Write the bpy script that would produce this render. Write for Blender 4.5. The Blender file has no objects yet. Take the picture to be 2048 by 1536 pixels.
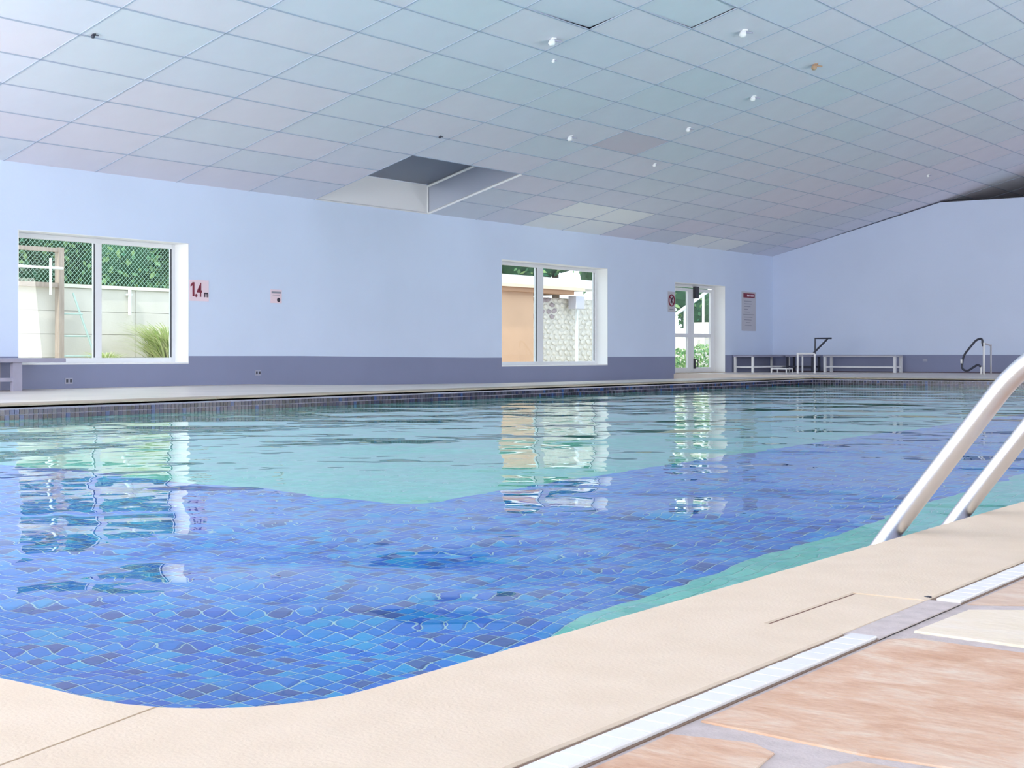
import bpy, bmesh, math, random
from mathutils import Vector, Matrix
random.seed(7)
C = bpy.context.scene.collection
SC = bpy.context.scene
PI = math.pi

# ------------------------------------------------------------------ camera, sky, lights, exposure
cam_d = bpy.data.cameras.new('camera'); cam = bpy.data.objects.new('camera', cam_d); C.objects.link(cam)
cam_d.sensor_width = 36; cam_d.lens = 2845.25 / 2048 * 36
cam_d.shift_y = -(768 - 705.36) / 2048
cam_d.clip_start = .05; cam_d.clip_end = 400
YAW = .6268
cam.location = (0, 0, .4784); cam.rotation_euler = (PI / 2, 0, YAW)
SC.camera = cam

world = bpy.data.worlds.new('sky'); SC.world = world; world.use_nodes = True
wn = world.node_tree; wn.nodes.clear()
wo = wn.nodes.new('ShaderNodeOutputWorld'); bg = wn.nodes.new('ShaderNodeBackground')
wn.links.new(bg.outputs[0], wo.inputs[0])
bg.inputs[0].default_value = (.82, .91, 1, 1); bg.inputs[1].default_value = 2.6

sun_d = bpy.data.lights.new('sun', 'SUN'); sun = bpy.data.objects.new('sun', sun_d); C.objects.link(sun)
sun_d.energy = 3.2; sun_d.angle = .02; sun_d.color = (1, .95, .86)
sun.rotation_euler = Vector((-.15, .62, -.75)).to_track_quat('-Z', 'Y').to_euler()

def area(name, loc, d, w, h, e, col=(1, .965, .92)):
    l = bpy.data.lights.new(name, 'AREA'); l.shape = 'RECTANGLE'; l.size = w; l.size_y = h; l.energy = e; l.color = col
    o = bpy.data.objects.new(name, l); C.objects.link(o); o.location = loc
    o.rotation_euler = Vector(d).to_track_quat('-Z', 'Z').to_euler(); return o
# fill lamps added as daylight at the unseen openings behind and beside the camera (their frames are built below)
for x, e in ((-13.2, 860), (-8.2, 560), (-3.2, 110), (1.8, 30)):
    area('window_daylight', (x, -3.3, 1.5), (0, 1, 0.12), 3.8, 2.2, e)
for y, e in ((2.5, 20), (10.5, 620), (18.5, 700), (26.5, 480)):
    area('window_daylight', (5.8, y, 1.5), (-1, 0, 0.15), 4.4, 2.1, e)
area('window_daylight', (-15.8, 4.5, 1.4), (1, 0, .45), 4.4, 1.9, 430)

SC.view_settings.view_transform = 'Standard'; SC.view_settings.look = 'None'
SC.view_settings.exposure = 0.0; SC.view_settings.gamma = 1; SC.view_settings.use_curve_mapping = False
cy = SC.cycles
cy.use_denoising = True
try: cy.denoiser = 'OPENIMAGEDENOISE'
except Exception: pass
cy.max_bounces = 10; cy.diffuse_bounces = 5; cy.glossy_bounces = 4; cy.transmission_bounces = 8; cy.transparent_max_bounces = 8
cy.caustics_refractive = True; cy.caustics_reflective = False; cy.sample_clamp_indirect = 8; cy.blur_glossy = .3

# ------------------------------------------------------------------ helpers
def tag(o, label=None, cat=None, group=None, kind=None):
    if label: o['label'] = label
    if cat: o['category'] = cat
    if group: o['group'] = group
    if kind: o['kind'] = kind
    return o
def empty(name, loc, label=None, cat=None, group=None, kind=None):
    o = bpy.data.objects.new(name, None); C.objects.link(o); o.location = loc; o.empty_display_size = .1
    return tag(o, label, cat, group, kind)
def adopt(o, p):
    if p is not None:
        o.parent = p
        m = Matrix.Translation(p.location) if p.parent is None else Matrix.Identity(4)   # parts carry world coordinates
        if p.parent is None and p.rotation_euler[:] != (0, 0, 0):
            m = m @ p.rotation_euler.to_matrix().to_4x4()
        o.matrix_parent_inverse = m.inverted()
    return o
class MB:
    def __init__(s): s.v = []; s.f = []; s.mi = []
    def poly(s, pts, m=0):
        n = len(s.v); s.v += [tuple(p) for p in pts]; s.f.append(tuple(range(n, n + len(pts)))); s.mi.append(m)
    def box(s, a, b, m=0):
        x0, y0, z0 = a; x1, y1, z1 = b; n = len(s.v)
        s.v += [(x0, y0, z0), (x1, y0, z0), (x1, y1, z0), (x0, y1, z0), (x0, y0, z1), (x1, y0, z1), (x1, y1, z1), (x0, y1, z1)]
        for f in ((0, 3, 2, 1), (4, 5, 6, 7), (0, 1, 5, 4), (1, 2, 6, 5), (2, 3, 7, 6), (3, 0, 4, 7)):
            s.f.append(tuple(n + k for k in f)); s.mi.append(m)
        return s
    def slab(s, pts, z0, z1, bev=0, m=0):
        # prism over polygon pts (counter-clockwise), optional small chamfer at the top
        k = len(pts); cx = sum(p[0] for p in pts) / k; cyy = sum(p[1] for p in pts) / k; n = len(s.v)
        s.v += [(p[0], p[1], z0) for p in pts]
        s.v += [(p[0], p[1], z1 - bev) for p in pts]
        def ins(p):
            d = math.hypot(p[0] - cx, p[1] - cyy) or 1
            return (p[0] + (cx - p[0]) / d * bev * 1.3, p[1] + (cyy - p[1]) / d * bev * 1.3, z1)
        s.v += [ins(p) for p in pts]
        for r in (0, 1):
            for i in range(k):
                j = (i + 1) % k
                s.f.append((n + r * k + i, n + r * k + j, n + (r + 1) * k + j, n + (r + 1) * k + i)); s.mi.append(m)
        s.f.append(tuple(n + 2 * k + i for i in range(k))); s.mi.append(m)
        return s
    def tube(s, pts, r, seg=10, m=0, cap=True):
        pts = [Vector(p) for p in pts]; n = len(s.v); prev = None
        for i, p in enumerate(pts):
            t = (pts[min(i + 1, len(pts) - 1)] - pts[max(i - 1, 0)]).normalized()
            a = prev if prev is not None else (Vector((0, 0, 1)) if abs(t.z) < .9 else Vector((1, 0, 0)))
            u = (a - t * a.dot(t)).normalized(); w = t.cross(u); prev = u
            rr = r[i] if isinstance(r, (list, tuple)) else r
            for k in range(seg):
                an = 2 * PI * k / seg; s.v.append(tuple(p + (u * math.cos(an) + w * math.sin(an)) * rr))
        for i in range(len(pts) - 1):
            for k in range(seg):
                k2 = (k + 1) % seg
                s.f.append((n + i * seg + k, n + i * seg + k2, n + (i + 1) * seg + k2, n + (i + 1) * seg + k)); s.mi.append(m)
        if cap:
            s.f.append(tuple(n + k for k in reversed(range(seg)))); s.mi.append(m)
            e = n + (len(pts) - 1) * seg; s.f.append(tuple(e + k for k in range(seg))); s.mi.append(m)
        return s
    def mesh(s, name, mats):
        me = bpy.data.meshes.new(name); me.from_pydata(s.v, [], s.f); 
        for mm in (mats if isinstance(mats, (list, tuple)) else [mats]): me.materials.append(mm)
        if any(s.mi): me.polygons.foreach_set('material_index', s.mi)
        me.update(); return me
    def build(s, name, mats, parent=None, smooth=False, bevel=0):
        me = s.mesh(name, mats)
        if smooth: me.polygons.foreach_set('use_smooth', [True] * len(me.polygons))
        o = bpy.data.objects.new(name, me); C.objects.link(o); adopt(o, parent)
        if bevel:
            b = o.modifiers.new('bevel', 'BEVEL'); b.width = bevel; b.segments = 2; b.limit_method = 'ANGLE'
        return o
def arc(pts, n=8):
    """rounds a polyline through its corners with quadratic curves"""
    P = [Vector(p) for p in pts]; out = [P[0]]
    for i in range(1, len(P) - 1):
        a, b, c = P[i - 1], P[i], P[i + 1]
        r = min((a - b).length, (c - b).length) * .45
        s = b + (a - b).normalized() * r; e = b + (c - b).normalized() * r
        for k in range(n + 1):
            t = k / n; out.append(s * (1 - t) ** 2 + b * 2 * t * (1 - t) + e * t * t)
    out.append(P[-1]); return out

# ------------------------------------------------------------------ materials
def new_mat(name):
    m = bpy.data.materials.new(name); m.use_nodes = True; nt = m.node_tree
    return m, nt, nt.nodes['Principled BSDF']
def N(nt, t, **kw):
    n = nt.nodes.new('ShaderNode' + t)
    for k, v in kw.items():
        if isinstance(k, str) and hasattr(n, k): setattr(n, k, v)
    return n
def plain(name, col, rough=.6, metal=0, var=0, scale=3, bump=0, bscale=60, stretch=(1, 1, 1), spec=.5, col2=None):
    m, nt, b = new_mat(name); b.inputs['Roughness'].default_value = rough; b.inputs['Metallic'].default_value = metal
    b.inputs['Specular IOR Level'].default_value = spec
    b.inputs['Base Color'].default_value = (*col, 1)
    if var or bump:
        tc = N(nt, 'TexCoord'); mp = N(nt, 'Mapping'); nt.links.new(tc.outputs['Object'], mp.inputs[0]); mp.inputs['Scale'].default_value = stretch
    if var:
        no = N(nt, 'TexNoise'); no.inputs['Scale'].default_value = scale; no.inputs['Detail'].default_value = 5
        nt.links.new(mp.outputs[0], no.inputs['Vector'])
        r = N(nt, 'ValToRGB'); c2 = col2 or tuple(max(0, c * (1 - var)) for c in col)
        r.color_ramp.elements[0].position = .35; r.color_ramp.elements[1].position = .65
        r.color_ramp.elements[0].color = (*c2, 1); r.color_ramp.elements[1].color = (*col, 1)
        nt.links.new(no.outputs[0], r.inputs[0]); nt.links.new(r.outputs[0], b.inputs['Base Color'])
    if bump:
        n2 = N(nt, 'TexNoise'); n2.inputs['Scale'].default_value = bscale; n2.inputs['Detail'].default_value = 4
        nt.links.new(mp.outputs[0], n2.inputs['Vector'])
        bp = N(nt, 'Bump'); bp.inputs['Strength'].default_value = 1; bp.inputs['Distance'].default_value = bump
        nt.links.new(n2.outputs[0], bp.inputs['Height']); nt.links.new(bp.outputs[0], b.inputs['Normal'])
    return m
M = {}
M['wall'] = plain('pale_blue_wall_paint', (.66, .77, .97), .75, var=.05, scale=.6, bump=.0012, bscale=25)
M['wall_far'] = plain('pale_blue_end_wall_paint', (.66, .76, .96), .75, var=.05, scale=.5, bump=.0012, bscale=25)
M['dado'] = plain('slate_blue_dado_paint', (.24, .27, .42), .6, var=.06, scale=.8)
M['white'] = plain('white_paint', (.86, .88, .90), .4)
M['frame'] = plain('white_window_plastic', (.78, .80, .84), .35)
M['gasket'] = plain('dark_window_seal', (.05, .055, .07), .5)
M['ceil_back'] = plain('dark_ceiling_joint', (.10, .13, .20), .8)
M['bar'] = plain('blue_grey_ceiling_grid_bar', (.42, .48, .62), .6)
M['trim_dark'] = plain('dark_trim', (.045, .045, .06), .6)
M['panel_a'] = plain('ceiling_panel_lilac_grey', (.77, .76, .87), .8, var=.03, scale=2, bump=.0006, bscale=90)
M['panel_b'] = plain('ceiling_panel_blue_grey', (.73, .76, .88), .8, var=.03, scale=2, bump=.0006, bscale=90)
M['panel_c'] = plain('ceiling_panel_green_grey', (.71, .76, .86), .8, var=.03, scale=2, bump=.0006, bscale=90)
M['panel_light'] = plain('ceiling_panel_replaced_light', (.88, .92, .94), .8)
M['panel_pink'] = plain('ceiling_panel_pinkish', (.68, .62, .72), .8)
M['well'] = plain('skylight_well_white', (.82, .83, .87), .45)
M['well_top'] = plain('skylight_blind_grey', (.20, .23, .30), .5)
M['coping'] = plain('cream_coping_stone', (.79, .66, .50), .7, var=.06, scale=9, bump=.0010, bscale=160, col2=(.75, .62, .46))
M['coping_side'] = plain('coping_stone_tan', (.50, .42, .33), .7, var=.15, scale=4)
M['strip'] = plain('white_glazed_tile', (.92, .92, .90), .25)
M['mortar'] = plain('grey_mortar', (.62, .55, .52), .85, var=.15, scale=30, bump=.001, bscale=200)
M['deck_far'] = plain('tan_paving', (.80, .72, .64), .35, var=.15, scale=1.2, bump=.0006, bscale=50)
M['steel'] = plain('polished_steel', (.70, .69, .70), .30, 1)
M['dark_metal'] = plain('dark_metal', (.03, .035, .06), .4)
M['grey_paint'] = plain('grey_painted_wood', (.34, .34, .45), .55, var=.08, scale=5)
M['brown'] = plain('brown_render', (.62, .40, .26), .8, var=.06, scale=1.5)
M['brown_dark'] = plain('brown_fascia', (.40, .22, .12), .7)
M['concrete'] = plain('pale_concrete', (.74, .70, .62), .85, var=.1, scale=1.5, bump=.002, bscale=30)
M['concrete_lt'] = plain('pale_concrete_cap', (.80, .80, .66), .8)
M['ground'] = plain('pale_gravel_ground', (.62, .58, .50), .9, var=.15, scale=3)
M['stone'] = plain('pale_rubble_stone', (.74, .71, .64), .9, var=.2, scale=6, bump=.004, bscale=20)
M['stone_d'] = plain('greyish_rubble_stone', (.40, .34, .36), .9, var=.2, scale=6)
M['pipe'] = plain('pale_pipe', (.80, .84, .84), .4)
M['pipe_teal'] = plain('pale_green_pipe', (.42, .56, .52), .5)
M['wood'] = plain('weathered_wood_post', (.44, .36, .30), .8, var=.2, scale=4, stretch=(6, 6, 1))
M['wire'] = plain('green_fence_wire', (.30, .52, .42), .5)
M['bark'] = plain('bark', (.12, .08, .05), .9, var=.3, scale=6)
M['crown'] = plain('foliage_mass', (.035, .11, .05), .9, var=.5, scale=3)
M['red'] = plain('sign_red', (.20, .01, .035), .5)
M['black'] = plain('sign_black', (.03, .02, .04), .5)
M['plate_pink'] = plain('faded_sign_plate', (.82, .66, .74), .4)
M['plate'] = plain('grey_white_plate', (.52, .52, .58), .5)
M['ink'] = plain('faded_ink', (.26, .27, .33), .6)
M['socket'] = plain('socket_plastic', (.36, .37, .48), .5)

def leafmat(name, c1, c2):
    m, nt, b = new_mat(name); b.inputs['Roughness'].default_value = .6
    g = N(nt, 'NewGeometry'); r = N(nt, 'ValToRGB'); r.color_ramp.elements[0].color = (*c1, 1); r.color_ramp.elements[1].color = (*c2, 1)
    nt.links.new(g.outputs['Random Per Island'], r.inputs[0]); nt.links.new(r.outputs[0], b.inputs['Base Color'])
    t = N(nt, 'BsdfTranslucent'); nt.links.new(r.outputs[0], t.inputs[0]); mx = N(nt, 'MixShader'); mx.inputs[0].default_value = .3
    nt.links.new(b.outputs[0], mx.inputs[1]); nt.links.new(t.outputs[0], mx.inputs[2]); nt.links.new(mx.outputs[0], nt.nodes['Material Output'].inputs[0])
    return m
M['leaf'] = leafmat('tree_leaf', (.03, .17, .09), (.30, .46, .18))
M['leaf_y'] = leafmat('pale_grass_blade', (.34, .46, .14), (.62, .62, .36))
M['leaf_g'] = leafmat('bush_leaf', (.10, .30, .12), (.35, .50, .20))

def glassmat():
    m, nt, b = new_mat('window_glass'); nt.nodes.remove(b)
    t = N(nt, 'BsdfTransparent'); t.inputs[0].default_value = (.96, .98, .98, 1)
    g = N(nt, 'BsdfGlossy'); g.inputs['Roughness'].default_value = .0
    lw = N(nt, 'LayerWeight'); lw.inputs[0].default_value = .5
    pw = N(nt, 'Math', operation='POWER'); pw.inputs[1].default_value = 5; nt.links.new(lw.outputs['Facing'], pw.inputs[0])
    ml = N(nt, 'Math', operation='MULTIPLY_ADD'); ml.inputs[1].default_value = .9; ml.inputs[2].default_value = .012; nt.links.new(pw.outputs[0], ml.inputs[0])
    mx = N(nt, 'MixShader'); nt.links.new(ml.outputs[0], mx.inputs[0]); nt.links.new(t.outputs[0], mx.inputs[1]); nt.links.new(g.outputs[0], mx.inputs[2])
    nt.links.new(mx.outputs[0], nt.nodes['Material Output'].inputs[0]); return m
M['glass'] = glassmat()

def watermat():
    m, nt, b = new_mat('pool_water')
    b.inputs['Base Color'].default_value = (1, 1, 1, 1); b.inputs['Roughness'].default_value = 0
    b.inputs['IOR'].default_value = 1.29; b.inputs['Transmission Weight'].default_value = 1
    geo = N(nt, 'NewGeometry')
    def layer(scale, stretch, rot, det, dist):
        mp = N(nt, 'Mapping'); mp.inputs['Scale'].default_value = stretch; mp.inputs['Rotation'].default_value = (0, 0, rot)
        nt.links.new(geo.outputs['Position'], mp.inputs[0])
        n = N(nt, 'TexNoise'); n.inputs['Scale'].default_value = scale; n.inputs['Detail'].default_value = det; n.inputs['Roughness'].default_value = .45
        n.inputs['Distortion'].default_value = dist
        nt.links.new(mp.outputs[0], n.inputs['Vector']); return n
    a = layer(1.0, (1, 1, 1), .4, .6, .2)
    c = layer(3.2, (1, 1, 1), 1.1, 1.0, .1)
    ma = N(nt, 'Math', operation='MULTIPLY'); ma.inputs[1].default_value = 1.0; nt.links.new(a.outputs[0], ma.inputs[0])
    mc = N(nt, 'Math', operation='MULTIPLY'); mc.inputs[1].default_value = .22; nt.links.new(c.outputs[0], mc.inputs[0])
    ad = N(nt, 'Math', operation='ADD'); nt.links.new(ma.outputs[0], ad.inputs[0]); nt.links.new(mc.outputs[0], ad.inputs[1])
    bp = N(nt, 'Bump'); bp.inputs['Strength'].default_value = 1; bp.inputs['Distance'].default_value = .039
    nt.links.new(ad.outputs[0], bp.inputs['Height']); nt.links.new(bp.outputs[0], b.inputs['Normal'])
    return m
M['water'] = watermat()

# mosaic: colour of one tile from a random number; dark blue L-shaped lane, turquoise elsewhere
def ramp(nt, stops):
    r = N(nt, 'ValToRGB'); r.color_ramp.interpolation = 'CONSTANT'
    el = r.color_ramp.elements; el[0].position = stops[0][0]; el[0].color = (*stops[0][1], 1); el[1].position = stops[1][0]; el[1].color = (*stops[1][1], 1)
    for p, c in stops[2:]:
        e = el.new(p); e.color = (*c, 1)
    return r
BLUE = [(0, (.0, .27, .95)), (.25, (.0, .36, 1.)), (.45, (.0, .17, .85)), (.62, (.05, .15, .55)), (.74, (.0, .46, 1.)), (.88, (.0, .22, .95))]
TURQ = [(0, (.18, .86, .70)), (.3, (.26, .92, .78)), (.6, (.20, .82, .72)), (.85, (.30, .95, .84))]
DARK = [(0, (.008, .008, .02)), (.25, (.03, .028, .06)), (.48, (.065, .05, .08)), (.65, (.012, .015, .07)), (.78, (.07, .065, .10)), (.93, (.015, .05, .18))]
def tilemat(name, stops, src='obj'):
    m, nt, b = new_mat(name); b.inputs['Roughness'].default_value = .25
    r = ramp(nt, stops)
    if src == 'obj': s = N(nt, 'ObjectInfo').outputs['Random']
    else: s = N(nt, 'NewGeometry').outputs['Random Per Island']
    nt.links.new(s, r.inputs[0]); nt.links.new(r.outputs[0], b.inputs['Base Color']); return m
M['t_blue'] = tilemat('blue_mosaic_tile', BLUE); M['t_blue_s'] = tilemat('blue_mosaic_tiles', BLUE, 'isl')
M['t_turq_s'] = tilemat('turquoise_mosaic_tiles', TURQ, 'isl')
M['t_dark'] = tilemat('dark_waterline_tile', DARK); M['t_dark_s'] = tilemat('dark_waterline_tiles', DARK, 'isl')
M['grout'] = plain('pale_grout', (.62, .97, .95), .8)
M['grout_w'] = plain('waterline_grout', (.40, .38, .48), .8)
def mosaic(name, stops, s, axes):
    """distant tiles too small to pick apart: the same grid as a material"""
    m, nt, b = new_mat(name); b.inputs['Roughness'].default_value = .3
    g = N(nt, 'NewGeometry'); sx = N(nt, 'SeparateXYZ'); nt.links.new(g.outputs['Position'], sx.inputs[0])
    cb = N(nt, 'CombineXYZ'); fr = []
    for k, ax in enumerate(axes):
        d = N(nt, 'Math', operation='DIVIDE'); d.inputs[1].default_value = s; nt.links.new(sx.outputs[ax], d.inputs[0])
        f = N(nt, 'Math', operation='FLOOR'); nt.links.new(d.outputs[0], f.inputs[0]); nt.links.new(f.outputs[0], cb.inputs[k])
        q = N(nt, 'Math', operation='FRACT'); nt.links.new(d.outputs[0], q.inputs[0])
        c = N(nt, 'Math', operation='LESS_THAN'); c.inputs[1].default_value = .07; nt.links.new(q.outputs[0], c.inputs[0]); fr.append(c)
    wn_ = N(nt, 'TexWhiteNoise'); wn_.noise_dimensions = '3D'; nt.links.new(cb.outputs[0], wn_.inputs[0])
    r = ramp(nt, stops); nt.links.new(wn_.outputs[0], r.inputs[0])
    mx = N(nt, 'Math', operation='MAXIMUM'); nt.links.new(fr[0].outputs[0], mx.inputs[0]); nt.links.new(fr[1].outputs[0], mx.inputs[1])
    mc = N(nt, 'Mix', data_type='RGBA'); nt.links.new(mx.outputs[0], mc.inputs[0]); nt.links.new(r.outputs[0], mc.inputs[6]); mc.inputs[7].default_value = (.5, .8, .82, 1)
    nt.links.new(mc.outputs[2], b.inputs['Base Color']); return m
M['m_blue'] = mosaic('blue_mosaic_far', BLUE, .06, (0, 1)); M['m_turq'] = mosaic('turquoise_mosaic_far', TURQ, .06, (0, 1))
M['m_wall_y'] = mosaic('turquoise_wall_mosaic', TURQ, .06, (1, 2)); M['m_wall_x'] = mosaic('turquoise_end_wall_mosaic', TURQ, .06, (0, 2))

def slabmat(name, a, b_, c):
    m, nt, b = new_mat(name); b.inputs['Roughness'].default_value = .7
    tc = N(nt, 'TexCoord'); mp = N(nt, 'Mapping'); mp.inputs['Scale'].default_value = (2.4, 5.2, 4); mp.inputs['Rotation'].default_value = (0, 0, -.5)
    nt.links.new(tc.outputs['Object'], mp.inputs[0])
    n = N(nt, 'TexNoise'); n.inputs['Scale'].default_value = 2.6; n.inputs['Detail'].default_value = 9; n.inputs['Roughness'].default_value = .72; n.inputs['Distortion'].default_value = .35
    nt.links.new(mp.outputs[0], n.inputs['Vector'])
    r = N(nt, 'ValToRGB'); e = r.color_ramp.elements; e[0].position = .34; e[0].color = (*a, 1); e[1].position = .68; e[1].color = (*c, 1)
    x = e.new(.5); x.color = (*b_, 1)
    nt.links.new(n.outputs[0], r.inputs[0]); nt.links.new(r.outputs[0], b.inputs['Base Color'])
    n2 = N(nt, 'TexNoise'); n2.inputs['Scale'].default_value = 18; n2.inputs['Detail'].default_value = 6; nt.links.new(mp.outputs[0], n2.inputs['Vector'])
    bp = N(nt, 'Bump'); bp.inputs['Distance'].default_value = .002; nt.links.new(n2.outputs[0], bp.inputs['Height']); nt.links.new(bp.outputs[0], b.inputs['Normal'])
    return m
M['slab'] = slabmat('terracotta_slab', (.58, .33, .20), (.70, .47, .32), (.78, .66, .52))
M['slab2'] = slabmat('terracotta_slab_greyer', (.58, .42, .31), (.69, .52, .39), (.77, .68, .56))
M['slab_cream'] = slabmat('cream_slab', (.80, .70, .52), (.84, .74, .58), (.85, .77, .64))

# ------------------------------------------------------------------ dimensions
XW, YF = -15.966, 33.42            # left wall face, end wall face
XR, YN = 6.0, -3.5                 # right wall face, near wall face
T = .35
PX0, PX1, PY0, PY1 = -11.556, -1.367, 1.27, 26.0     # pool
ZW, ZB = -.14, -1.30
SL = .2655; ANG = math.atan(SL)
RX = -5.0                          # ridge
def zc(x): return 2.941 + SL * ((x if x <= RX else 2 * RX - x) - XW)

# ------------------------------------------------------------------ deck (floor)
DIP = [(-3.5, 0), (15.2, 0), (15.6, -.012), (16.3, -.042), (18.2, -.062), (20.9, -.091), (23.3, -.104), (28.3, -.112)]
fl = MB()
ys = [p[0] for p in DIP]
for k in range(len(DIP) - 1):      # left deck: falls towards the wall, then a low step at the door
    (ya, za), (yb, zb) = DIP[k], DIP[k + 1]
    fl.poly([(XW - .02, ya, za), (-11.9, ya, 0), (-11.9, yb, 0), (XW - .02, yb, zb)], 0)
fl.poly([(XW - .02, 28.3, -.112), (-11.9, 28.3, 0), (XW - .02, 28.3, 0)], 0)
fl.poly([(XW - T, 28.3, 0), (XR, 28.3, 0), (XR, YF + .1, 0), (XW - T, YF + .1, 0)][::1], 0)
fl.poly([(-11.9, 26.34, 0), (XR, 26.34, 0), (XR, 28.3, 0), (-11.9, 28.3, 0)], 0)
fl.poly([(-.962, .93, -.006), (XR, .93, -.006), (XR, 26.34, -.006), (-.962, 26.34, -.006)], 1)
fl.poly([(-11.9, YN, -.006), (XR, YN, -.006), (XR, .93, -.006), (-11.9, .93, -.006)], 1)
floor = fl.build('floor', [M['deck_far'], M['mortar']]); tag(floor, kind='structure')
floor['label'] = 'tan and terracotta paved pool deck'

# coping ring: sweep of a rounded profile along the pool outline
def ring(off):
    """outline of the pool, offset outwards, starting at the left end of the near side"""
    r = .25; cx, cyy = PX1 - r, PY0 + r; pts = []
    pts.append((PX0, PY0, -1, -1))
    return pts
def stone(path, name='coping_stone', mat=None):
    # path: list of (inner xy, outer xy)
    mb = MB(); n = len(path)
    rows = []
    for (ix, iy), (ox, oy) in path:
        d = Vector((ox - ix, oy - iy)); L = d.length; d /= L
        pr = [(L, -.05), (L, -.003), (L - .004, 0), (.016, 0), (.006, -.004), (0, -.014), (0, -.038), (.012, -.05)]
        rows.append([(ix + d.x * t, iy + d.y * t, z) for t, z in pr])
    base = len(mb.v); k = len(rows[0])
    for r_ in rows: mb.v += r_
    for a in range(n - 1):
        for q in range(k):
            q2 = (q + 1) % k
            mb.f.append((base + a * k + q, base + a * k + q2, base + (a + 1) * k + q2, base + (a + 1) * k + q)); mb.mi.append(0)
    mb.f.append(tuple(base + q for q in range(k))); mb.mi.append(0)
    mb.f.append(tuple(base + (n - 1) * k + q for q in reversed(range(k)))); mb.mi.append(0)
    o = mb.build(name, mat or M['coping'], floor)
    me = o.data; bm = bmesh.new(); bm.from_mesh(me); bmesh.ops.recalc_face_normals(bm, faces=bm.faces); bm.to_mesh(me); bm.free()
    return o
OX = -.968; OY = .93
gap = .0025
# near side, left of the joint
xs = [-11.9, -9.3, -6.7, -4.1]
for k, x0 in enumerate(xs):
    x1 = (xs + [-1.52])[k + 1]
    xo = x1 + (.085 if k == 3 else 0)
    P = [((max(x0, PX0) + gap, PY0), (x0 + gap, OY))]
    if k == 3: P += [((-1.617, PY0), (-1.56, OY)), ((-1.57, PY0 + .0045), (-1.50, OY)), ((-1.52 - gap, 1.2896), (xo - gap, OY))]
    else: P += [((x1 - gap, PY0), (xo - gap, OY))]
    stone(P)
# corner stone running on along the right side
r = .25; c0 = (PX1 - r, PY0 + r)
JY = PY0 + r - math.sqrt(r * r - .097 ** 2)
pth = [((-1.52 + gap, JY), (-1.435 + gap, OY))]
for k in range(0, 11):
    a = -PI / 2 + PI / 2 * k / 10
    inner = (c0[0] + r * math.cos(a) if k else -1.617, c0[1] + r * math.sin(a))
    if inner[0] < -1.52 or k == 0: continue
    t = k / 10
    if t < .5: outer = (-1.43 + (OX + 1.43) * t * 2, OY)
    else: outer = (OX, OY + (c0[1] - OY) * (t - .5) * 2)
    pth.append((inner, outer))
pth.append(((PX1, 2.30), (OX, 2.30)))
stone(pth)
# stone with the recessed lid
stone([((PX1, 2.30), (-1.112, 2.30)), ((PX1, 2.70), (-1.112, 2.70))])
lid = MB().slab([(-1.107, 2.304), (OX, 2.304), (OX, 2.697), (-1.107, 2.697)], -.05, -.0015, .002).build('access_lid', M['coping'], floor)
y0 = 2.70
for y1 in (5.6, 8.6, 11.6, 14.6, 17.6, 20.6, 23.6, 26.0):
    stone([((PX1, y0), (OX, y0)), ((PX1, y1 - gap), (OX, y1 - gap))] if y1 < 26 else [((PX1, y0), (OX, y0)), ((PX1, 26.0), (OX, 26.34))])
    y0 = y1 + gap
for k in range(8):                      # left side
    ya = 1.27 + k * 3.09; yb = ya + 3.09 - gap
    stone([((PX0, ya), (-11.9, ya if k else .93)), ((PX0, yb), (-11.9, yb if k < 7 else 26.34))], mat=M['coping_side'])
for k in range(4):                      # far side
    xa = PX0 + k * 2.547; xb = xa + 2.547 - gap
    stone([((xa, PY1), (xa if k else -11.9, 26.34)), ((xb, PY1), (xb if k < 3 else OX, 26.34))], mat=M['coping_side'])

lc = MB(); lc.box((-1.1125, 2.30, -.03), (-1.1065, 2.70, -.0022)); lc.box((-1.11, 2.2995, -.03), (OX, 2.3045, -.0035)); lc.box((-1.11, 2.6965, -.03), (OX, 2.7, -.0035))
lc.build('lid_gap', plain('lid_gap_dirt', (.22, .12, .08), .9), floor)  # dark brown filler strips in the joints around the lid
# white glazed strip tiles between coping and paving, with the gap at the lid
tm = MB().slab([(-.0233, -.0233), (.0233, -.0233), (.0233, .0233), (-.0233, .0233)], -.006, .001, .002).mesh('strip_tile', M['strip'])
y = 1.06
while y < 7.6:
    if not (2.30 < y < 2.715):
        o = bpy.data.objects.new('strip_tile', tm); C.objects.link(o); o.location = (-.932, y, random.uniform(-.0004, .0004)); adopt(o, floor)
    y += .047
MB().box((-.9665, 2.3, -.01), (-.903, 2.716, -.0022)).build('mortar_patch', M['mortar'], floor)
dk = MB()
dk.box((-.9665, 1.0, -.012), (-.9565, 2.3, -.0035)); dk.box((-.9665, 2.72, -.012), (-.9565, 7.6, -.0035))
dk.box((-.908, 1.0, -.010), (-.903, 7.6, -.0045))
dk.build('joint_shadow_gap', plain('dirty_joint', (.25, .17, .12), .9), floor)  # dark brown strips along both joints of the white tile row

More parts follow.
